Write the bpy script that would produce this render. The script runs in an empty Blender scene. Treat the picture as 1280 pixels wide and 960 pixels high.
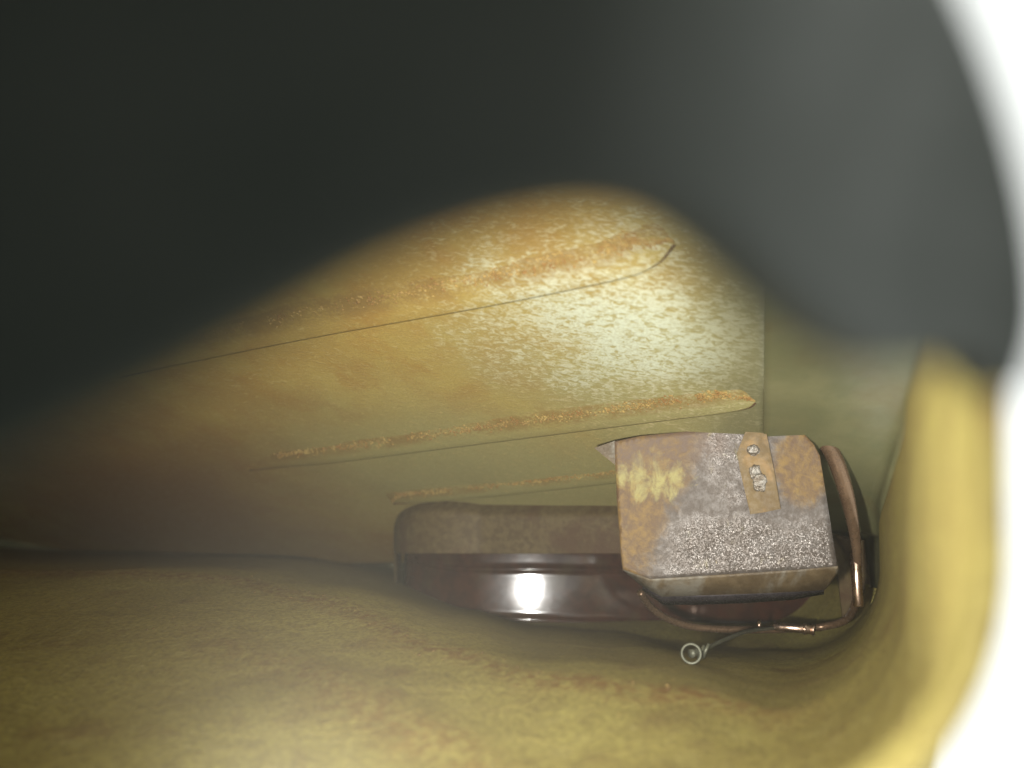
import bpy, bmesh, math, random
from mathutils import Vector, Matrix, noise

random.seed(7)
S = bpy.context.scene
COL = S.collection
F = 1108.0                       # focal length in photograph pixels (1280 wide)

# ------------------------------------------------------------------ camera
cam = bpy.data.cameras.new('camera')
cam.sensor_width = 36.0
cam.lens = 36.0 * F / 1280.0
cam.clip_start = 0.002
cam.clip_end = 50.0
cam.dof.use_dof = True
cam.dof.focus_distance = 0.225
cam.dof.aperture_fstop = cam.lens / 3.0       # a phone lens opening of about 3 mm
camo = bpy.data.objects.new('camera', cam)
camo.rotation_euler = (math.radians(90), 0, 0)
COL.objects.link(camo)
S.camera = camo

# ------------------------------------------------------------------ daylight outside the tank
w = bpy.data.worlds.new('World')
S.world = w
w.use_nodes = True
bg = w.node_tree.nodes['Background']
bg.inputs[0].default_value = (0.965, 1.0, 0.965, 1)
bg.inputs[1].default_value = 1.45

# ------------------------------------------------------------------ the phone's lamp, just inside the opening
ld = bpy.data.lights.new('phone_lamp', 'SPOT')
ld.energy = 2.25
ld.color = (1.0, 0.985, 0.93)
ld.spot_size = math.radians(116)
ld.spot_blend = 1.0
ld.shadow_soft_size = 0.0033
lo = bpy.data.objects.new('phone_lamp', ld)
lo.location = (-0.010, 0.032, -0.0192)
aim = Vector((0.016, 0.20, 0.002))
lo.rotation_euler = (aim - Vector(lo.location)).to_track_quat('-Z', 'Y').to_euler()
COL.objects.link(lo)

# thin haze volume added to imitate the milky veiling glare of the lens
def build_haze():
    bm = bmesh.new()
    bmesh.ops.create_cube(bm, size=1.0)
    for v in bm.verts:
        v.co = Vector((v.co.x * 1.3, v.co.y * 1.1 + 0.18, v.co.z * 0.9))
    me = bpy.data.meshes.new('haze'); bm.to_mesh(me); bm.free()
    m = bpy.data.materials.new('lens_veil'); m.use_nodes = True
    nt = m.node_tree; nt.nodes.clear()
    ou = nt.nodes.new('ShaderNodeOutputMaterial'); pv = nt.nodes.new('ShaderNodeVolumePrincipled')
    pv.inputs['Color'].default_value = (0.88, 0.85, 0.74, 1)
    pv.inputs['Density'].default_value = 0.075
    nt.links.new(pv.outputs[0], ou.inputs['Volume'])
    me.materials.append(m)
    o = bpy.data.objects.new('haze', me); COL.objects.link(o); o['kind'] = 'stuff'
build_haze()

S.view_settings.view_transform = 'Standard'
S.view_settings.look = 'None'
S.view_settings.gamma = 1.0
S.view_settings.exposure = 0.0
S.render.engine = 'CYCLES'
S.cycles.use_denoising = True
S.cycles.max_bounces = 10
S.cycles.diffuse_bounces = 6
S.cycles.sample_clamp_indirect = 4.0

# ------------------------------------------------------------------ helpers
def ray(px, py):
    return Vector(((px - 640.0) / F, 1.0, -(py - 480.0) / F))

def P(px, py, y):
    return ray(px, py) * y

CX, CY_, CC = 0.20, 0.60, 0.135              # sloping upper panel: z + .6 y + .2 x = .135
def PC(px, py, off=0.0):
    r = ray(px, py)
    t = (CC - off) / (r.z + CY_ * r.y + CX * r.x)
    return r * t

def lerp(a, b, t):
    return a + (b - a) * t

def sstep(a, b, x):
    t = max(0.0, min(1.0, (x - a) / (b - a)))
    return t * t * (3 - 2 * t)

def interp(pts, x):
    if x <= pts[0][0]:
        return pts[0][1]
    for (x0, y0), (x1, y1) in zip(pts, pts[1:]):
        if x <= x1:
            t = (x - x0) / (x1 - x0)
            t = t * t * (3 - 2 * t)
            return y0 + (y1 - y0) * t
    return pts[-1][1]

def catmull(pts, n):
    out = []
    m = len(pts)
    for i in range(m - 1):
        p0 = pts[max(i - 1, 0)]; p1 = pts[i]; p2 = pts[i + 1]; p3 = pts[min(i + 2, m - 1)]
        for k in range(n):
            t = k / n
            out.append(0.5 * ((2 * p1) + (p2 - p0) * t + (2 * p0 - 5 * p1 + 4 * p2 - p3) * t * t
                              + (3 * p1 - p0 - 3 * p2 + p3) * t * t * t))
    out.append(pts[-1].copy())
    return out

def obj(name, bm, mat, parent=None, smooth=True):
    bmesh.ops.recalc_face_normals(bm, faces=bm.faces[:])
    me = bpy.data.meshes.new(name)
    bm.to_mesh(me)
    bm.free()
    me.materials.append(mat)
    if smooth:
        me.polygons.foreach_set('use_smooth', [True] * len(me.polygons))
    o = bpy.data.objects.new(name, me)
    COL.objects.link(o)
    if parent:
        o.parent = parent
        o.matrix_parent_inverse = parent.matrix_basis.inverted()
    return o

def thing(name, label, cat, loc=(0, 0, 0), group=None):
    o = bpy.data.objects.new(name, None)
    o.empty_display_size = 0.01
    o.location = loc
    COL.objects.link(o)
    o['label'] = label
    o['category'] = cat
    if group:
        o['group'] = group
    return o

def grid(fn, nu, nv):
    bm = bmesh.new()
    vs = [[bm.verts.new(fn(i / nu, j / nv)) for j in range(nv + 1)] for i in range(nu + 1)]
    for i in range(nu):
        for j in range(nv):
            bm.faces.new((vs[i][j], vs[i + 1][j], vs[i + 1][j + 1], vs[i][j + 1]))
    return bm

def dusty_coat(m):
    nt = m.node_tree
    n = nt.nodes.new('ShaderNodeTexNoise'); n.inputs['Scale'].default_value = 330; n.inputs['Detail'].default_value = 6
    tc = nt.nodes.new('ShaderNodeTexCoord'); nt.links.new(tc.outputs['Object'], n.inputs['Vector'])
    r = nt.nodes.new('ShaderNodeMapRange')
    r.inputs['From Min'].default_value = 0.38; r.inputs['From Max'].default_value = 0.60
    r.inputs['To Min'].default_value = 0.7; r.inputs['To Max'].default_value = 1.0
    nt.links.new(n.outputs['Fac'], r.inputs['Value'])
    nt.links.new(r.outputs['Result'], nt.nodes['Principled BSDF'].inputs['Coat Weight'])

def attr(o, name, fn):
    a = o.data.attributes.new(name, 'FLOAT', 'POINT')
    for i, v in enumerate(o.data.vertices):
        a.data[i].value = fn(v.co)

def face_to(o, d):
    """turn the faces of an open sheet so that they look along d"""
    me = o.data
    tot = Vector((0, 0, 0))
    for p in me.polygons:
        tot += p.normal * p.area
    if tot.dot(d) < 0:
        me.flip_normals()

def thick(o, t, off=1.0):
    m = o.modifiers.new('thickness', 'SOLIDIFY')
    m.thickness = t
    m.offset = off

def tube(pts, rad, seg=14, caps=True):
    bm = bmesh.new()
    n = len(pts)
    rings = []
    up = Vector((0, 0, 1))
    prev = None
    for i, p in enumerate(pts):
        d = (pts[min(i + 1, n - 1)] - pts[max(i - 1, 0)]).normalized()
        if prev is None:
            a = d.cross(up)
            if a.length < 1e-3:
                a = d.cross(Vector((1, 0, 0)))
            a.normalize()
        else:
            a = (prev - d * prev.dot(d)).normalized()
        prev = a
        b = d.cross(a)
        r = rad[i] if isinstance(rad, list) else rad
        rings.append([bm.verts.new(p + (a * math.cos(2 * math.pi * k / seg) + b * math.sin(2 * math.pi * k / seg)) * r) for k in range(seg)])
    for i in range(n - 1):
        for k in range(seg):
            bm.faces.new((rings[i][k], rings[i][(k + 1) % seg], rings[i + 1][(k + 1) % seg], rings[i + 1][k]))
    if caps:
        bm.faces.new(rings[0])
        bm.faces.new(rings[-1])
    return bm

# ------------------------------------------------------------------ materials
class NT:
    def __init__(self, name):
        self.m = bpy.data.materials.new(name)
        self.m.use_nodes = True
        self.t = self.m.node_tree
        self.b = self.t.nodes['Principled BSDF']
        self.co = self.t.nodes.new('ShaderNodeTexCoord').outputs['Object']
    def n(self, typ, **kw):
        nd = self.t.nodes.new(typ)
        for k, v in kw.items():
            setattr(nd, k, v)
        return nd
    def l(self, a, b):
        self.t.links.new(a, b)
    def mapping(self, scale=(1, 1, 1), rot=(0, 0, 0), loc=(0, 0, 0)):
        m = self.n('ShaderNodeMapping')
        m.inputs['Scale'].default_value = scale
        m.inputs['Rotation'].default_value = rot
        m.inputs['Location'].default_value = loc
        self.l(self.co, m.inputs['Vector'])
        return m.outputs[0]
    def noise(self, scale, detail=6, rough=0.6, dist=0.0, vec=None):
        n = self.n('ShaderNodeTexNoise')
        n.inputs['Scale'].default_value = scale
        n.inputs['Detail'].default_value = detail
        n.inputs['Roughness'].default_value = rough
        n.inputs['Distortion'].default_value = dist
        self.l(vec if vec is not None else self.co, n.inputs['Vector'])
        return n.outputs['Fac']
    def ramp(self, fac, lo, hi, a=0.0, b=1.0):
        r = self.n('ShaderNodeMapRange', interpolation_type='SMOOTHSTEP')
        r.inputs['From Min'].default_value = lo
        r.inputs['From Max'].default_value = hi
        r.inputs['To Min'].default_value = a
        r.inputs['To Max'].default_value = b
        self.l(fac, r.inputs['Value'])
        return r.outputs['Result']
    def math(self, op, a, b):
        m = self.n('ShaderNodeMath', operation=op)
        for i, v in enumerate((a, b)):
            if isinstance(v, (int, float)):
                m.inputs[i].default_value = v
            else:
                self.l(v, m.inputs[i])
        return m.outputs[0]
    def mix(self, fac, a, b):
        m = self.n('ShaderNodeMix', data_type='RGBA')
        for s, v in (('Factor', fac), ('A', a), ('B', b)):
            sock = [x for x in m.inputs if x.name == s and (x.type == 'RGBA' or s == 'Factor' and x.type == 'VALUE')][0]
            if isinstance(v, tuple):
                sock.default_value = v + (1,) if len(v) == 3 else v
            elif isinstance(v, (int, float)):
                sock.default_value = v
            else:
                self.l(v, sock)
        return [x for x in m.outputs if x.type == 'RGBA'][0]
    def near(self, c, r0, r1, wob=0.0, wscale=60, stretch=(1, 1, 1)):
        """1 inside r0 of point c, 0 outside r1, with a ragged edge"""
        s = self.n('ShaderNodeVectorMath', operation='SUBTRACT')
        s.inputs[1].default_value = c
        self.l(self.co, s.inputs[0])
        k = self.n('ShaderNodeVectorMath', operation='MULTIPLY')
        k.inputs[1].default_value = stretch
        self.l(s.outputs[0], k.inputs[0])
        d = self.n('ShaderNodeVectorMath', operation='LENGTH')
        self.l(k.outputs[0], d.inputs[0])
        v = d.outputs['Value']
        if wob:
            nz = self.noise(wscale, 5, 0.65)
            v = self.math('ADD', v, self.math('MULTIPLY', self.math('SUBTRACT', nz, 0.5), wob))
        return self.ramp(v, r1, r0)
    def bump(self, h, strength, dist):
        b = self.n('ShaderNodeBump')
        b.inputs['Strength'].default_value = strength
        b.inputs['Distance'].default_value = dist
        self.l(h, b.inputs['Height'])
        self.l(b.outputs[0], self.b.inputs['Normal'])
        return b
    def out(self, col=None, rough=None, metal=None, spec=None):
        for k, v in (('Base Color', col), ('Roughness', rough), ('Metallic', metal), ('Specular IOR Level', spec)):
            if v is None:
                continue
            if isinstance(v, tuple):
                self.b.inputs[k].default_value = v + (1,)
            elif isinstance(v, (int, float)):
                self.b.inputs[k].default_value = v
            else:
                self.l(v, self.b.inputs[k])
        return self.m

def mat_panel():
    """old zinc-plated steel gone ochre, with pale worm-like flecks of plating"""
    t = NT('stained_plating')
    rot = (0.35, -0.25, 0.5)
    mp = t.mapping((0.6, 1.0, 1.15), (0.0, 0.12, 0.0))
    big = t.noise(16, 4, 0.55)
    mid = t.noise(70, 6, 0.62, 0.4)
    fl = t.noise(820, 4, 0.64, 1.0, mp)
    fine = t.noise(2100, 3, 0.6, 0.0)
    col = t.mix(t.ramp(big, 0.35, 0.65), (0.34, 0.215, 0.055), (0.43, 0.32, 0.085))
    col = t.mix(t.ramp(mid, 0.42, 0.70, 0, 0.55), col, (0.33, 0.165, 0.032))
    # surviving plating is pale green-grey; the lamp's hot spot is painted in too
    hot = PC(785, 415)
    plating_hot = t.near(hot, 0.000, 0.058, 0.05, 40)
    low = t.near(PC(900, 500), 0.02, 0.085, 0.05, 40)
    low2 = t.near(PC(650, 605), 0.02, 0.11, 0.04, 40, (0.8, 1, 2.2))
    green = t.math('MAXIMUM', low, low2)
    col = t.mix(t.math('MULTIPLY', green, 0.8), col, (0.345, 0.335, 0.15))
    thr = t.math('ADD', fl, t.math('MULTIPLY', t.math('SUBTRACT', plating_hot, 0.58), 0.20))
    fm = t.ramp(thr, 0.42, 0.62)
    col = t.mix(t.math('MULTIPLY', fm, 0.85), col, t.mix(plating_hot, (0.50, 0.385, 0.15), (0.62, 0.67, 0.53)))
    col = t.mix(t.ramp(fine, 0.35, 0.65, 0.22, 0.0), col, (0.14, 0.08, 0.02))
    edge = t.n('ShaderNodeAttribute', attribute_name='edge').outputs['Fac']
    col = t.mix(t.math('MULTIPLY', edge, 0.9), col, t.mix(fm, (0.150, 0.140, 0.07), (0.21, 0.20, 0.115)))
    ra = t.n('ShaderNodeAttribute', attribute_name='rust').outputs['Fac']
    rn = t.noise(1500, 4, 0.65)
    rm = t.math('MULTIPLY', ra, t.ramp(t.math('ADD', rn, t.math('MULTIPLY', mid, 0.9)), 0.76, 1.06, 0.08, 0.85))
    col = t.mix(rm, col, (0.235, 0.148, 0.044))
    brown = t.near(PC(200, 640), 0.03, 0.13, 0.06, 50)
    col = t.mix(t.math('MULTIPLY', brown, 0.75), col, (0.20, 0.105, 0.042))
    t.bump(t.math('ADD', fl, t.math('MULTIPLY', fine, 0.7)), 0.35, 0.0005)
    return t.out(col, t.ramp(fl, 0.3, 0.7, 0.62, 0.45), 0.0, 0.35)

def mat_simple(name, a, b, scale, rough, metal=0.0, bump=0.3, dist=0.0004, spec=0.4, c=None, csc=30):
    t = NT(name)
    n1 = t.noise(scale, 6, 0.62, 0.3)
    col = t.mix(t.ramp(n1, 0.36, 0.66), a, b)
    if c:
        col = t.mix(t.ramp(t.noise(csc, 5, 0.6, 0.5), 0.47, 0.66, 0, 0.85), col, c)
    n2 = t.noise(scale * 5, 5, 0.65)
    t.bump(t.math('ADD', n1, n2), bump, dist)
    return t.out(col, t.ramp(n2, 0.3, 0.7, max(0.0, rough - 0.08), rough + 0.08), metal, spec)

def mat_floor():
    t = NT('olive_sediment')
    big = t.noise(14, 5, 0.6, 0.5)
    mid = t.noise(55, 6, 0.62, 0.6)
    fine = t.noise(900, 5, 0.7)
    mott = t.noise(170, 5, 0.6, 0.4)
    speck = t.noise(420, 3, 0.6)
    at = t.n('ShaderNodeAttribute', attribute_name='tide')
    a = at.outputs['Fac']
    col = t.mix(t.ramp(big, 0.36, 0.64), (0.240, 0.194, 0.054), (0.330, 0.282, 0.080))
    col = t.mix(t.ramp(mid, 0.52, 0.70, 0, 0.6), col, (0.165, 0.098, 0.036))
    col = t.mix(t.ramp(mott, 0.52, 0.68, 0, 0.45), col, (0.335, 0.285, 0.100))
    col = t.mix(t.ramp(mott, 0.48, 0.34, 0, 0.35), col, (0.19, 0.145, 0.05))
    col = t.mix(t.ramp(fine, 0.40, 0.62, 0.0, 0.55), col, (0.12, 0.085, 0.028))
    col = t.mix(t.ramp(speck, 0.70, 0.76, 0, 0.35), col, (0.55, 0.50, 0.25))
    col = t.mix(t.math('MULTIPLY', a, t.ramp(speck, 0.40, 0.60, 0.15, 0.95)), col, (0.15, 0.075, 0.02))
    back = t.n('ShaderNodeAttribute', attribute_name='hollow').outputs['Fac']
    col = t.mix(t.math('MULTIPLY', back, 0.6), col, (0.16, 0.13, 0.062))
    t.bump(t.math('ADD', fine, t.math('MULTIPLY', mid, 2.0)), 0.9, 0.0006)
    return t.out(col, 0.62, 0.0, 0.3)

def mat_box():
    """rust-flamed steel: ochre and rust at the upper left, frosted bright metal low and right"""
    t = NT('frosted_rusty_steel')
    # rust field grows to the left and up
    nz = t.noise(150, 8, 0.72, 0.5)
    nz2 = t.noise(420, 6, 0.7, 0.4)
    at = t.n('ShaderNodeAttribute', attribute_name='rust').outputs['Fac']
    gl = t.n('ShaderNodeAttribute', attribute_name='frost').outputs['Fac']
    yl = t.n('ShaderNodeAttribute', attribute_name='flame').outputs['Fac']
    rust = t.ramp(t.math('ADD', at, t.math('MULTIPLY', t.math('SUBTRACT', nz, 0.5), 1.5)), 0.25, 0.75)
    steel = t.mix(t.ramp(nz2, 0.4, 0.65), (0.100, 0.080, 0.066), (0.158, 0.138, 0.124))
    rcol = t.mix(t.ramp(nz2, 0.34, 0.70), (0.130, 0.076, 0.038), (0.235, 0.142, 0.038))
    col = t.mix(rust, steel, rcol)
    fl = t.ramp(t.math('ADD', yl, t.math('MULTIPLY', t.math('SUBTRACT', t.noise(260, 6, 0.65, 0.8), 0.5), 2.2)), 0.35, 0.75)
    col = t.mix(t.math('MULTIPLY', fl, 0.9), col, t.mix(t.ramp(nz, 0.45, 0.62), (0.52, 0.36, 0.07), (0.55, 0.56, 0.30)))
    pale = t.n('ShaderNodeAttribute', attribute_name='pale').outputs['Fac']
    pm = t.ramp(t.math('ADD', pale, t.math('MULTIPLY', t.math('SUBTRACT', t.noise(300, 8, 0.70, 0.5, t.mapping((1, 1, 0.55))), 0.5), 3.4)), 0.30, 1.35)
    col = t.mix(t.math('MULTIPLY', pm, 0.8), col, (0.40, 0.36, 0.13))
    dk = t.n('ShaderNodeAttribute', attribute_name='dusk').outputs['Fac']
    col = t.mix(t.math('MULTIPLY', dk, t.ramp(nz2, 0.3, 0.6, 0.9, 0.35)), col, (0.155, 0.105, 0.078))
    # crystals: each small cell is a facet with its own tilt
    v = t.n('ShaderNodeTexVoronoi', voronoi_dimensions='3D')
    v.inputs['Scale'].default_value = 4000
    t.l(t.co, v.inputs['Vector'])
    sub = t.n('ShaderNodeVectorMath', operation='SUBTRACT')
    sub.inputs[1].default_value = (0.5, 0.5, 0.5)
    t.l(v.outputs['Color'], sub.inputs[0])
    amt = t.ramp(t.math('ADD', gl, t.math('ADD', t.math('MULTIPLY', t.math('SUBTRACT', nz2, 0.5), 0.9), t.math('MULTIPLY', t.math('SUBTRACT', nz, 0.5), 1.2))), 0.25, 1.25)
    sc = t.n('ShaderNodeVectorMath', operation='SCALE')
    t.l(sub.outputs[0], sc.inputs[0])
    t.l(t.math('MULTIPLY', amt, 0.52), sc.inputs['Scale'])
    bp = t.n('ShaderNodeBump')
    bp.inputs['Strength'].default_value = 0.35
    bp.inputs['Distance'].default_value = 0.0004
    t.l(t.math('ADD', nz2, t.noise(1100, 3, 0.6)), bp.inputs['Height'])
    ad = t.n('ShaderNodeVectorMath', operation='ADD')
    t.l(bp.outputs[0], ad.inputs[0])
    t.l(sc.outputs[0], ad.inputs[1])
    nm = t.n('ShaderNodeVectorMath', operation='NORMALIZE')
    t.l(ad.outputs[0], nm.inputs[0])
    t.l(nm.outputs[0], t.b.inputs['Normal'])
    metal = t.math('MULTIPLY', t.math('SUBTRACT', 1.0, rust), 0.22)
    return t.out(col, t.ramp(amt, 0, 1, 0.55, 0.25), metal, 0.33)

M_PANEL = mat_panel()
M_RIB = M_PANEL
M_FLOOR = mat_floor()
M_BOX = mat_box()
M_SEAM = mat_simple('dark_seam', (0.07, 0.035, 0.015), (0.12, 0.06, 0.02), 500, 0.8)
M_RUST = mat_simple('rust_crumb', (0.24, 0.125, 0.034), (0.40, 0.28, 0.09), 240, 0.8, bump=0.5)
M_END = mat_simple('olive_end_wall', (0.130, 0.128, 0.060), (0.165, 0.155, 0.074), 60, 0.42, bump=0.15, c=(0.13, 0.105, 0.045), csc=22)
M_BACK = mat_simple('brown_back_wall', (0.085, 0.055, 0.022), (0.130, 0.092, 0.038), 420, 0.6, bump=0.5, c=(0.080, 0.040, 0.018), csc=60)
M_RED = mat_simple('dark_red_lacquer', (0.030, 0.010, 0.007), (0.055, 0.018, 0.010), 220, 0.75, 0.0, bump=0.10, spec=0.03, c=(0.05, 0.028, 0.014), csc=90)
M_RED.node_tree.nodes['Principled BSDF'].inputs['Coat Weight'].default_value = 1.0
M_RED.node_tree.nodes['Principled BSDF'].inputs['Coat Roughness'].default_value = 0.088
M_RED.node_tree.nodes['Principled BSDF'].inputs['Coat IOR'].default_value = 1.5
M_COPPER = mat_simple('dull_copper', (0.145, 0.088, 0.050), (0.20, 0.125, 0.072), 90, 0.28, 0.5, bump=0.01)
M_GREY = mat_simple('greenish_steel', (0.10, 0.098, 0.066), (0.15, 0.15, 0.11), 200, 0.45, 0.4, bump=0.1)
M_STRAP = mat_simple('ochre_strap', (0.140, 0.086, 0.026), (0.185, 0.120, 0.038), 160, 0.55, 0.0, bump=0.15, c=(0.34, 0.20, 0.07), csc=110)
M_WELD = mat_simple('weld_metal', (0.20, 0.16, 0.12), (0.36, 0.33, 0.29), 700, 0.34, 0.6, bump=0.5)
M_RIM = mat_simple('dark_rim_paint', (0.028, 0.033, 0.027), (0.036, 0.040, 0.033), 60, 0.55, 0.0, bump=0.05, spec=0.3)

dusty_coat(M_RED)

# ------------------------------------------------------------------ the tank
tank = thing('fuel_tank', 'inside of an old steel tank, ochre ribbed panel above and olive floor below', 'tank', (0, 0.2, -0.06))

N_IN = Vector((-CX, -CY_, -1.0)).normalized()           # into the tank
E1 = (PC(940, 512) - PC(315, 585)).normalized()
E1 = (E1 - N_IN * E1.dot(N_IN)).normalized()
E2 = N_IN.cross(E1).normalized()
if E2.y > 0:
    E2 = -E2                                             # towards the camera
O_C = PC(640, 480)
def PL(a, b, h=0.0):
    return O_C + E1 * a + E2 * b + N_IN * h
def ab(p):
    d = p - O_C
    return d.dot(E1), d.dot(E2)

# right limit of the flat panel follows an image-vertical line; from there it rolls into the end wall
RA = [ab(PC(955, yy)) for yy in (60, 260, 440, 560, 640)]
def a_right(b):
    pts = sorted((q[1], q[0]) for q in RA)
    if b <= pts[0][0]:
        return pts[0][1]
    for (b0, a0), (b1, a1) in zip(pts, pts[1:]):
        if b <= b1:
            return a0 + (a1 - a0) * (b - b0) / (b1 - b0)
    return pts[-1][1]
B0, B1 = ab(PC(640, 700))[1], ab(PC(760, 40))[1]
def f_panel(u, v):
    b = lerp(B0, B1, v)
    a = lerp(-0.40, a_right(b), u)
    p = PL(a, b)
    wob = noise.noise(p * 14) * 0.0007 + noise.noise(p * 45) * 0.0003
    return p + N_IN * wob
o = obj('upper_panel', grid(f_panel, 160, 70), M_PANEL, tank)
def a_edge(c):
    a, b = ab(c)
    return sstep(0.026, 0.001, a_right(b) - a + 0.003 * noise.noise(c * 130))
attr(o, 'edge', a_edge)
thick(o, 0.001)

# pressed ribs: sharp far edge, ramp on the near side, rounded ends
def rib(px_pts, width, h, crumbs, curl=0):
    pts = catmull([PC(x, y) for x, y in px_pts], 14)
    q = [ab(p) for p in pts]
    n = len(q)
    prof = [(0.0, -0.15), (0.0, 0.85), (0.06, 1.0), (0.30, 0.96), (0.48, 0.84), (0.62, 0.62), (0.75, 0.38), (0.88, 0.12), (1.0, -0.12)]
    bm = bmesh.new()
    lay = bm.verts.layers.float.new('rust')
    rows = []
    L = n - 1
    for i, (a, b) in enumerate(q):
        s = i / L
        e = min(1.0, min(s, (1 - s) * 0.5) / 0.10)
        e = math.sqrt(max(0.0, 1 - (1 - e) ** 2))
        wd = width(s) * (0.06 + 0.94 * e)
        row = []
        for (k, hh) in prof:
            j = noise.noise(Vector((a * 260, k * 4, 1.7))) * 0.07 + noise.noise(Vector((a * 900, k * 9, 2.2))) * 0.05 if 0.4 < k < 0.95 else 0
            vv = bm.verts.new(PL(a, b + wd * (k + j), h * hh * min(1.0, min(s, (1 - s) * 0.6) / 0.16 + 0.05)))
            vv[lay] = sstep(0.36, 0.56, k) * (1 - sstep(0.95, 1.05, k))
            row.append(vv)
        rows.append(row)
    for i in range(n - 1):
        for j in range(len(prof) - 1):
            bm.faces.new((rows[i][j], rows[i + 1][j], rows[i + 1][j + 1], rows[i][j + 1]))
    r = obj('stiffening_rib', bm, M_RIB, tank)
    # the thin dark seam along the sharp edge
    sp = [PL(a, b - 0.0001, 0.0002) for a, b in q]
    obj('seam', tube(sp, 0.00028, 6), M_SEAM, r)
    # rust crumbs standing on the ramp
    bm = bmesh.new()
    for _ in range(crumbs):
        s = random.random()
        i = min(int(s * L), L - 1)
        a = lerp(q[i][0], q[i + 1][0], s * L - i); b = lerp(q[i][1], q[i + 1][1], s * L - i)
        e = min(1.0, min(s, (1 - s) * 0.5) / 0.10)
        k = random.gauss(0.73, 0.08)
        if not 0.38 < k < 0.95 or noise.noise(Vector((a * 90, k, 4))) < -0.25:
            continue
        hh = interp([(0.3, 0.96), (0.48, 0.84), (0.62, 0.62), (0.75, 0.38), (0.88, 0.12), (1, -0.1)], k)
        sz = random.uniform(0.00012, 0.00038) * (1.15 if random.random() < 0.2 else 0.9)
        m = Matrix.Translation(PL(a, b + width(s) * k * (0.1 + 0.9 * e), h * hh * e)) @ Matrix.Rotation(random.random() * 6, 4, 'X') @ Matrix.Rotation(random.random() * 6, 4, 'Z') @ Matrix.Diagonal((sz * random.uniform(0.7, 1.7), sz, sz * random.uniform(0.5, 1), 1))
        bmesh.ops.create_icosphere(bm, subdivisions=1, radius=1.0, matrix=m)
    c = obj('rust_crust', bm, M_RUST, r)
    c['kind'] = 'stuff'
    return r

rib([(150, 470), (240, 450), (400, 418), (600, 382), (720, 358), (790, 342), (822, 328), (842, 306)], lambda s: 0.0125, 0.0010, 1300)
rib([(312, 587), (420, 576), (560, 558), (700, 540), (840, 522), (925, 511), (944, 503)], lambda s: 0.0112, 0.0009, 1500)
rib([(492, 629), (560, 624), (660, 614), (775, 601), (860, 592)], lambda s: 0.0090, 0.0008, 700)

# end wall at the right: rolls down from the panel to the fold
def f_end(u, v):
    yy = lerp(60, 722, v)
    b = ab(PC(955, min(yy, 640)))[1] if yy < 640 else ab(PC(955, 640))[1] - (yy - 640) * 0.0002
    A = PL(a_right(b), b, 0.0)
    fx = interp([(60, 1040), (300, 1120), (455, 1160), (670, 1087), (760, 1066)], yy)
    Bp = P(fx + 25, yy + 10, lerp(0.200, 0.232, sstep(300, 700, yy)))
    C = A + E1 * 0.050 + Vector((0, 0.011, 0))
    p = A * (1 - u) ** 2 + C * 2 * u * (1 - u) + Bp * u * u
    p = p + Vector((-1, -0.6, 0)) * (0.0035 * math.exp(-((u - 0.62) / 0.12) ** 2))
    return p + N_IN * noise.noise(p * 40) * 0.0004
o = obj('end_wall', grid(f_end, 50, 60), M_END, tank)
thick(o, 0.001)

# back wall behind the box, nearer on the right, with a rounded left end
def back_y(x):
    return max(0.266, 0.305 - 0.43 * (x + 0.04)) if x < 0.04 else 0.2665 + 0.004 * math.exp(-(x - 0.04) / 0.01)
def f_back(u, v):
    s = lerp(-0.060, 0.118, u)
    r = 0.032
    if s < 0:                                    # roll back round the left end
        t = -s / r
        if t < math.pi / 2:
            x = -0.010 - r * math.sin(t); y = back_y(-0.010) + r * (1 - math.cos(t))
        else:
            x = -0.010 - r; y = back_y(-0.010) + r + (t - math.pi / 2) * r
    else:
        x = -0.010 + s; y = back_y(x)
    ztop = CC - CY_ * y - CX * x - 0.0015
    full = max(sstep(0.096, 0.104, x), 1.0 if (s < 0 and y > 0.3235) else 0.0)
    zbot = lerp(-0.1895 * y - 0.0004, -0.105, full)
    z = lerp(zbot, ztop, v)
    bulge = 0.006 * sstep(0.72, 1.0, v)
    p = Vector((x, y + bulge, z))
    p.y += noise.noise(p * 50) * 0.0005
    return p
o = obj('back_wall', grid(f_back, 140, 40), M_BACK, tank)
thick(o, 0.001)

# dark red bulged pressing low on the back wall
def f_red(u, v):
    x = lerp(-0.0395, 0.106, u)
    z = lerp(-0.090, -0.050, v)
    dep = (-0.0690 - z) * 0.209                    # leans back a little
    dep += 0.0009 * math.exp(-((z + 0.0632) / 0.0008) ** 2) + 0.0013 * math.exp(-((z + 0.0795 + 0.03 * (x - 0.01)) / 0.0009) ** 2)
    y = 0.3000 - dep + 0.30 * (x - 0.071) ** 2 + 26.0 * max(0.0, -0.012 - x) ** 2
    return Vector((x, y, z + 0.0003 * noise.noise(Vector((x * 60, 0, 3)))))
o = obj('recess_panel', grid(f_red, 90, 120), M_RED, tank)
thick(o, 0.001)
o['label'] = 'dark red lacquered recess under the brown strip'

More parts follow.
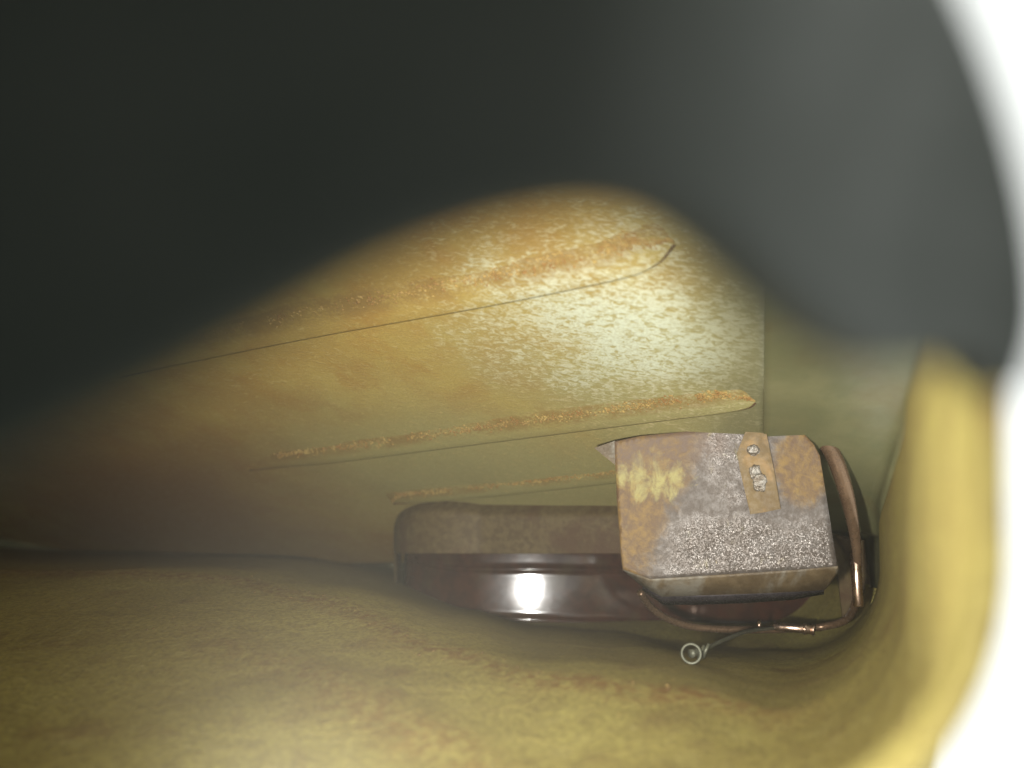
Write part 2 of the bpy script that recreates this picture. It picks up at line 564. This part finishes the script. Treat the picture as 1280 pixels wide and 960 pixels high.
# floor shell: olive floor with a tide ridge, hollow behind it, and the fillet up into the near right wall
RIDGE = [(-0.30, 0.285), (-0.157, 0.271), (-0.083, 0.263), (-0.051, 0.236), (-0.0137, 0.192), (0.009, 0.170), (0.0286, 0.165), (0.055, 0.150), (0.10, 0.140)]
def wall_x(y):
    return 0.0298 + (y - 0.055) * 0.375
def floor_z(x, y):
    yr = interp(RIDGE, x) + 0.004 * noise.noise(Vector((x * 60, 3.3, 0)))
    d = y - yr
    z = -0.0575 - 0.004 * sstep(0.0, 0.16, -d)
    z += 0.0007 * math.exp(-(d / 0.006) ** 2) * (0.7 + 0.6 * noise.noise(Vector((x * 90, y * 90, 0))))
    z -= min(lerp(0.040, 0.022, sstep(-0.06, -0.01, x)), (max(0.0, d) ** 2 / (max(0.0, d) + 0.02)) * lerp(0.17, 0.21, sstep(-0.1, 0.02, x)))
    z += 0.0010 * math.exp(-((d + 0.045 + 0.01 * noise.noise(Vector((x * 25, 9, 0)))) / 0.007) ** 2) * sstep(0.10, 0.0, abs(x + 0.02))
    z += noise.noise(Vector((x * 22, y * 22, 5))) * 0.0015 + noise.noise(Vector((x * 120, y * 120, 8))) * 0.0002
    z += 0.033 * sstep(0.105, 0.052, y) * sstep(-0.012, 0.014, x)
    return z
Y0, Y1 = 0.055, 0.44
NFX, NFY = 150, 130
def f_shell(u, v):
    y = lerp(Y0, Y1, v ** 1.25)
    xw = wall_x(min(y, 0.26))
    r = lerp(0.020, 0.024, sstep(0.05, 0.2, y))
    if u < 0.6:
        x = lerp(-0.34, xw - r, 1 - (1 - u / 0.6) ** 1.6)
        return Vector((x, y, floor_z(x, y)))
    z0 = floor_z(xw - r, y)
    t = (u - 0.6) / 0.4
    if t < 0.55:
        a = t / 0.55 * math.pi / 2
        p = Vector((xw - r + r * math.sin(a), y, z0 + r * (1 - math.cos(a))))
    else:
        p = Vector((xw, y, lerp(z0 + r, max(z0 + r + 0.001, min(0.006, 0.006 - (y - 0.10) * 0.34)), (t - 0.55) / 0.45)))
    p.x += noise.noise(p * 30) * 0.0010 * min(1.0, t * 2.5)
    return p
bm = grid(f_shell, NFX, NFY)
# the near right wall stops at the fold where the end wall begins
kill = []
for f in bm.faces:
    c = f.calc_center_median()
    px = 640 + F * c.x / c.y; py = 480 - F * c.z / c.y
    if c.y > 0.238 and c.x > wall_x(0.26) - 0.03 and c.z > -0.060:
        kill.append(f)
bmesh.ops.delete(bm, geom=kill, context='FACES')
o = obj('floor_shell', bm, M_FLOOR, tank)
def tide(c):
    if c.z > -0.045:
        return 0.0
    d = c.y - interp(RIDGE, c.x) - 0.004 * noise.noise(Vector((c.x * 60, 3.3, 0)))
    return math.exp(-((d + 0.002) / 0.005) ** 2) * sstep(0.06, 0.03, c.x) + 0.7 * math.exp(-((d + 0.05 + 0.01 * noise.noise(Vector((c.x * 25, 9, 0)))) / 0.010) ** 2) * sstep(0.09, 0.0, abs(c.x + 0.02))
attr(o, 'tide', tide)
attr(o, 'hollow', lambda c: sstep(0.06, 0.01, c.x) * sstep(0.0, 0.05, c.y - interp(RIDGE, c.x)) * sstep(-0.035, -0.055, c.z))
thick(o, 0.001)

# flakes of rust lying on the floor, thickest along the ridge
bm = bmesh.new()
for _ in range(260):
    x = random.uniform(-0.17, 0.05)
    y = interp(RIDGE, x) + (random.gauss(-0.002, 0.006) if random.random() < 0.6 else -abs(random.gauss(0, 0.06)))
    if y < 0.10:
        continue
    sz = random.uniform(0.00008, 0.00030) * (1.6 if random.random() < 0.06 else 1)
    m = Matrix.Translation((x, y, floor_z(x, y) + sz * 0.25)) @ Matrix.Rotation(random.random() * 6, 4, 'Z') @ Matrix.Rotation(random.uniform(-0.5, 0.5), 4, 'X') @ Matrix.Diagonal((sz * random.uniform(0.7, 1.6), sz, sz * 0.4, 1))
    bmesh.ops.create_icosphere(bm, subdivisions=1, radius=1.0, matrix=m)
M_FLAKE = mat_simple('dark_rust_flake', (0.11, 0.06, 0.02), (0.24, 0.16, 0.05), 300, 0.8)
o = obj('rust_flakes', bm, M_FLAKE, tank)
o['kind'] = 'stuff'

# rim of the opening: a thick painted collar close to the lens, hanging over the top of the view
def rim_depth(px):
    return 0.0245 + 0.011 * sstep(700, 1290, px) ** 1.5
edge_px = [(-1200, 1150), (-420, 790), (-150, 660), (0, 585), (150, 512), (300, 432), (450, 350), (550, 309), (650, 280), (740, 270), (820, 284), (895, 330), (960, 386), (1020, 430), (1085, 457), (1130, 455), (1165, 440), (1205, 458), (1238, 492)]
right_px = [(1252, 488), (1272, 440), (1281, 385), (1271, 300), (1247, 205), (1211, 100), (1166, 0), (1090, -140), (960, -400), (700, -760)]
def to3(px, py):
    return P(px, py, rim_depth(px))
low = catmull([Vector((x, y, 0)) for x, y in edge_px], 6)
rgt = catmull([Vector((x, y, 0)) for x, y in right_px], 6)
# loft: for every lower-edge point an opposite point on the right/top edge
def resample(pl, n):
    d = [0.0]
    for a, b in zip(pl, pl[1:]):
        d.append(d[-1] + (b - a).length)
    out = []
    for i in range(n):
        t = d[-1] * i / (n - 1)
        for k in range(len(d) - 1):
            if t <= d[k + 1] + 1e-9:
                out.append(pl[k].lerp(pl[k + 1], (t - d[k]) / max(1e-9, d[k + 1] - d[k])))
                break
    return out
NL = 120
lo_ = resample(low, NL)
rg_ = resample(list(reversed(rgt)) , NL)
top_left = resample([Vector((-1200, -1150, 0)), Vector((700, -760, 0))], 30)
up_ = resample(top_left + list(reversed(rgt)), NL)
bm = bmesh.new()
NR = 40
rows = []
for i in range(NL):
    row = []
    for j in range(NR + 1):
        q = lo_[i].lerp(up_[i], j / NR)
        p = to3(q.x, q.y)
        row.append(bm.verts.new(p))
    rows.append(row)
for i in range(NL - 1):
    for j in range(NR):
        bm.faces.new((rows[i][j], rows[i + 1][j], rows[i + 1][j + 1], rows[i][j + 1]))
o = obj('opening_rim', bm, M_RIM, tank)
o['label'] = 'dark out-of-focus rim of the opening arching over the view'
thick(o, 0.0022, 0.0)

# unseen hood added round the lens, blocking daylight so the rim brightens rightwards
def f_hood(u, v):
    a = math.radians(lerp(50, 285, u))
    rr = 0.046
    return Vector((rr * math.cos(a) - 0.004, lerp(0.0315, -0.085, v), rr * math.sin(a)))
bm = grid(f_hood, 60, 12)
ctr = bm.verts.new((-0.004, -0.087, 0.0))
bm.verts.ensure_lookup_table()
back = [bm.verts.new(f_hood(i / 24, 1.0) + Vector((0, -0.0005, 0))) for i in range(25)]
for i in range(24):
    bm.faces.new((ctr, back[i], back[i + 1]))
o = obj('daylight_hood', bm, M_RIM, tank)
thick(o, 0.0015)
bm = bmesh.new()
def plate(x0, x1, z0, z1, y):
    n = 6
    vs = [[bm.verts.new((lerp(x0, x1, i / n), y, lerp(z0, z1, j / n))) for j in range(n + 1)] for i in range(n + 1)]
    for i in range(n):
        for j in range(n):
            bm.faces.new((vs[i][j], vs[i + 1][j], vs[i + 1][j + 1], vs[i][j + 1]))
plate(-0.36, -0.032, -0.075, 0.14, 0.036)
plate(-0.032, 0.012, 0.030, 0.14, 0.036)
o = obj('front_wall', bm, M_END, tank)
thick(o, 0.001)
bm = bmesh.new()
for qq in (((-0.335, 0.036, -0.11), (-0.335, 0.435, -0.11), (-0.335, 0.435, 0.14), (-0.335, 0.036, 0.14)),
           ((-0.335, 0.435, -0.11), (0.150, 0.435, -0.11), (0.150, 0.435, 0.14), (-0.335, 0.435, 0.14)),
           ((-0.335, 0.036, -0.11), (0.020, 0.036, -0.11), (0.1035, 0.2445, -0.11), (0.150, 0.435, -0.11), (-0.335, 0.435, -0.11)),
           ((0.150, 0.435, -0.11), (0.1035, 0.2445, -0.11), (0.1035, 0.2445, 0.14), (0.150, 0.435, 0.14)),
           ((-0.335, 0.036, 0.14), (0.012, 0.036, 0.14), (0.1035, 0.2445, 0.14), (0.150, 0.435, 0.14), (-0.335, 0.435, 0.14))):
    bm.faces.new([bm.verts.new(q) for q in qq])
o = obj('outer_wall', bm, M_END, tank, smooth=False)
thick(o, 0.001)

# ------------------------------------------------------------------ the box
BN = Vector((-0.20, -0.97, 0.10)).normalized()
BO = P(910, 640, 0.226)
def PB(px, py, off=0.0):
    r = ray(px, py)
    t = (BO.dot(BN) + off) / r.dot(BN)
    return r * t
box = thing('baffle_box', 'grey steel box with rust-flamed top left and frosted glittering face, hanging by strap', 'box', PB(910, 740))

outline = [(768, 552), (800, 545), (870, 538), (930, 531), (968, 529), (988, 533), (1004, 541), (1017, 555), (1025, 570), (1028, 590), (1036, 640), (1043, 685), (1047, 708), (990, 713), (920, 718), (860, 722), (812, 725), (779, 713), (776, 690), (772, 630), (769, 580)]
def face_mesh(res=5.0):
    """fill the outline with a fine grid of triangles so that stains can vary over it"""
    import math as _m
    pts = outline
    def inside(x, y):
        c = False
        n = len(pts)
        for i in range(n):
            x0, y0 = pts[i]; x1, y1 = pts[(i + 1) % n]
            if (y0 > y) != (y1 > y) and x < (x1 - x0) * (y - y0) / (y1 - y0) + x0:
                c = not c
        return c
    bm = bmesh.new()
    vs = [bm.verts.new(PB(x, y)) for x, y in pts]
    bm.faces.new(vs)
    bmesh.ops.triangulate(bm, faces=bm.faces[:])
    for _ in range(5):
        long = [e for e in bm.edges if e.calc_length() > 0.0016]
        if not long:
            break
        bmesh.ops.subdivide_edges(bm, edges=long, cuts=1)
        bmesh.ops.triangulate(bm, faces=bm.faces[:])
    return bm
bm = face_mesh()
for v in bm.verts:
    v.co += BN * (noise.noise(v.co * 60) * 0.0003)
pl = obj('front_plate', bm, M_BOX, box)
def topx(c):
    return 640 + F * c.x / c.y, 480 - F * c.z / c.y
def a_rust(c):
    x, y = topx(c)
    r = sstep(905, 800, x + (y - 600) * 0.35)
    r = max(r, 0.85 * sstep(60, 20, math.hypot(x - 1005, (y - 585) * 0.8)))
    r *= 1 - 0.55 * sstep(650, 720, y) * sstep(790, 840, x)
    return r
def a_frost(c):
    x, y = topx(c)
    return max(sstep(610, 670, y) * sstep(780, 860, x), 0.75 * sstep(75, 20, math.hypot(x - 912, (y - 575) * 0.6)))
def a_flame(c):
    x, y = topx(c)
    return sstep(85, 15, math.hypot(x - 815, (y - 600) * 1.5)) * 0.95 + 0.35 * sstep(50, 10, math.hypot(x - 850, (y - 560) * 1.6))
def a_pale(c):
    x, y = topx(c)
    return max(0.9 * sstep(r * 2.4, 1, math.hypot(x - bx, (y - by) * 0.75)) for bx, by, r in ((778, 596, 9), (798, 599, 14), (820, 598, 17), (842, 596, 13), (838, 614, 10), (800, 612, 10)))
attr(pl, 'pale', a_pale)
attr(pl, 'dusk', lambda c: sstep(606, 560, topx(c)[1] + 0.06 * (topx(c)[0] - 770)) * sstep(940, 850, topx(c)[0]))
attr(pl, 'rust', a_rust); attr(pl, 'frost', a_frost); attr(pl, 'flame', a_flame)
face_to(pl, BN); thick(pl, 0.0009, -1.0)

# the bent-under flange along the bottom, mitred at both corners
def quads(rows_px, offs):
    bm = bmesh.new()
    rr = []
    for row, of in zip(rows_px, offs):
        rr.append([bm.verts.new(PB(x, y, of)) for x, y in row])
    for i in range(len(rr) - 1):
        for j in range(len(rr[0]) - 1):
            bm.faces.new((rr[i][j], rr[i][j + 1], rr[i + 1][j + 1], rr[i + 1][j]))
    return bm
top_r = [(779, 712.8), (812, 724.8), (860, 721.8), (920, 717.8), (990, 712.8), (1047, 707.8)]
bot_r = [(800, 731), (827, 746), (872, 744.5), (930, 742.5), (990, 740), (1031, 737.5)]
mid_r = [lerp(Vector(a), Vector(b), 0.12).to_tuple() for a, b in zip(top_r, bot_r)]
# rightmost mitre corner
top_r.append((1047.4, 707.8)); mid_r.append((1048, 711)); bot_r.append((1048, 718))
M_FLANGE = mat_simple('brown_flange', (0.090, 0.060, 0.029), (0.140, 0.098, 0.050), 300, 0.5, 0.1, bump=0.35, c=(0.22, 0.20, 0.16), csc=90)
fl = obj('bottom_flange', quads([top_r, mid_r, bot_r], [0.00012, -0.0002, -0.0020]), M_FLANGE, box)
face_to(fl, BN); thick(fl, 0.0009, -1.0)
M_SHADE = mat_simple('shade_strip', (0.030, 0.024, 0.028), (0.045, 0.036, 0.040), 200, 0.28, 0.4, bump=0.05)  # dark strip painting in the shadow and dark reflection under the flange
shade_a = [(803, 731.5), (828, 745.5), (872, 744), (930, 742), (990, 739.5), (1030, 737)]
shade_b = [(803, 738), (829, 756), (872, 756), (930, 754), (990, 750), (1030, 743)]
lp = obj('flange_shade', quads([shade_a, shade_b], [-0.0030, -0.0055]), M_SHADE, box)
face_to(lp, BN); thick(lp, 0.0008, -1.0)
# rear part of the box: sides running back to the wall
def f_side(pts, d0, d1):
    bm = bmesh.new()
    a = [bm.verts.new(PB(x, y, d0)) for x, y in pts]
    b = [bm.verts.new(PB(x, y, d0) - BN * (d1)) for x, y in pts]
    for i in range(len(pts) - 1):
        bm.faces.new((a[i], a[i + 1], b[i + 1], b[i]))
    return bm
M_INNER = mat_simple('dark_box_side', (0.10, 0.065, 0.035), (0.17, 0.115, 0.06), 150, 0.55, 0.2)
s = obj('side_plate', f_side([(770, 553), (771, 580), (773, 630), (777, 690), (780, 713)], -0.0012, 0.022), M_INNER, box); thick(s, 0.0008, 0)
s = obj('side_plate', f_side([(990, 536), (1004, 544), (1015, 557), (1023, 571), (1026, 590), (1034, 640), (1041, 685), (1044, 706)], -0.0012, 0.020), M_INNER, box); thick(s, 0.0008, 0)
s = obj('top_plate', f_side([(770, 553), (800, 546.5), (870, 539.5), (930, 532.5), (968, 530.5), (988, 535)], -0.0012, 0.020), M_INNER, box); thick(s, 0.0008, 0)
# torn triangular lug standing out at the upper left corner
bm = bmesh.new()
for k in (0, 1):
    pass
tri = [(743, 560), (769, 551), (770, 582)]
f = [bm.verts.new(PB(x, y, -0.0018)) for x, y in tri]
bm.faces.new(f)
lug = obj('corner_lug', bm, M_FLANGE, box, smooth=False); thick(lug, 0.0008, 0)

# strap welded to the face, reaching up to the panel
ST = [(952, 503), (934, 534), (921, 566), (925, 588), (932, 618), (938, 643), (958, 640), (976, 636), (968, 590), (961, 555), (955, 528)]
bm = bmesh.new()
bo_ = [bm.verts.new(PB(x, y, 0.0003)) for x, y in ST]
to_ = [bm.verts.new(PB(x, y, 0.0013)) for x, y in ST]
n = len(ST)
bm.faces.new(to_)
for i in range(n):
    bm.faces.new((bo_[i], bo_[(i + 1) % n], to_[(i + 1) % n], to_[i]))
bmesh.ops.bevel(bm, geom=[e for e in bm.edges if all(v in to_ for v in e.verts)], offset=0.00025, segments=2, affect='EDGES')
strap = obj('strap', bm, M_STRAP, box, smooth=False)
for (x, y, sx, sy, seed) in ((942, 563, 0.0015, 0.0014, 1), (951, 603, 0.0019, 0.0023, 2), (944, 590, 0.0014, 0.0018, 3)):
    bm = bmesh.new()
    bmesh.ops.create_icosphere(bm, subdivisions=4, radius=1.0)
    for v in bm.verts:
        k = 1 + 0.35 * noise.noise(v.co * 1.8 + Vector((seed * 7, 0, 0))) + 0.15 * noise.noise(v.co * 4 + Vector((seed, 3, 0)))
        v.co = PB(x, y, 0.0013) + Vector((v.co.x * sx, v.co.y * 0.0006, v.co.z * sy)) * k
    obj('weld_bead', bm, M_WELD, strap)

# ------------------------------------------------------------------ copper pipe round the box
pts_px = [(935, 540, .230), (975, 531, .230), (1010, 536, .230), (1038, 563, .230), (1056, 610, .230), (1067, 660, .231), (1072, 705, .233), (1070, 750, .238), (1058, 774, .246), (1030, 783, .252), (990, 786, .2525), (920, 787, .2525), (870, 784, .2525), (838, 775, .251), (815, 760, .247), (800, 740, .243)]
pts = catmull([P(*q) for q in pts_px], 8)
rad = [interp([(0, 0.0027), (0.22, 0.0021), (0.42, 0.0011), (1, 0.0010)], i / (len(pts) - 1)) for i in range(len(pts))]
pipe = obj('copper_pipe', tube(pts, rad, 20), M_COPPER)
pipe['label'] = 'dull copper pipe bending down and under beside the steel box'
pipe['category'] = 'pipe'

M_SHINE = mat_simple('glint_sleeve', (0.80, 0.56, 0.41), (0.85, 0.62, 0.47), 90, 0.27, 1.0, bump=0.0)  # shiny sleeves and collars added to give the pipe its bright glints
for (c, ax, L, r0, collars) in ((P(992, 785, .2505), Vector((1, -0.343, 0)), 0.0055, 0.00125, True), (P(1071, 722, .2325), Vector((0.02, 0.19, 1)), 0.0075, 0.00135, False)):
    ax = ax.normalized()
    sl = obj('glint_sleeve', tube([c + ax * (L * k) for k in (-1, -0.96, 0.96, 1)], [r0 * 0.85, r0, r0, r0 * 0.85], 28), M_SHINE, pipe)
    if collars:
        for k in (-1.7, 0.55, 0.95):
            obj('glint_ferrule', tube([c + ax * (L * k - 0.0004), c + ax * (L * k + 0.0004)], r0 * 1.25, 20), M_SHINE, pipe)

# small open-ended tube on the floor below the box
st = thing('breather_tube', 'thin steel tube with an open round end lying on the floor below the box', 'tube', P(865, 826, .200))
pp = catmull([P(864, 817, .200), P(880, 812, .204), P(905, 800, .217), P(935, 789, .236), P(968, 785, .250)], 8)
obj('shaft', tube(pp, [lerp(0.0010, 0.0005, min(1, i / 10)) for i in range(len(pp))], 12), M_GREY, st)
# flared ring
bm = bmesh.new()
c0 = P(864, 817, .1995); R0, r0 = 0.0021, 0.00032
ax = Vector((-0.25, -0.95, 0.15)).normalized()
ux = ax.cross(Vector((0, 0, 1))).normalized(); uz = ux.cross(ax)
rings = []
for i in range(28):
    a = 2 * math.pi * i / 28
    d = ux * math.cos(a) + uz * math.sin(a)
    rings.append([bm.verts.new(c0 + d * (R0 + r0 * math.cos(2 * math.pi * k / 8)) + ax * (r0 * math.sin(2 * math.pi * k / 8))) for k in range(8)])
for i in range(28):
    for k in range(8):
        bm.faces.new((rings[i][k], rings[(i + 1) % 28][k], rings[(i + 1) % 28][(k + 1) % 8], rings[i][(k + 1) % 8]))
obj('flared_end', bm, M_GREY, st)
for q in ((876, 815), (882, 813)):
    obj('crimp', tube([P(q[0] - 3, q[1] + 9, .2020), P(q[0], q[1], .2012), P(q[0] + 4, q[1] - 8, .2020)], 0.00042, 8), M_GREY, st)
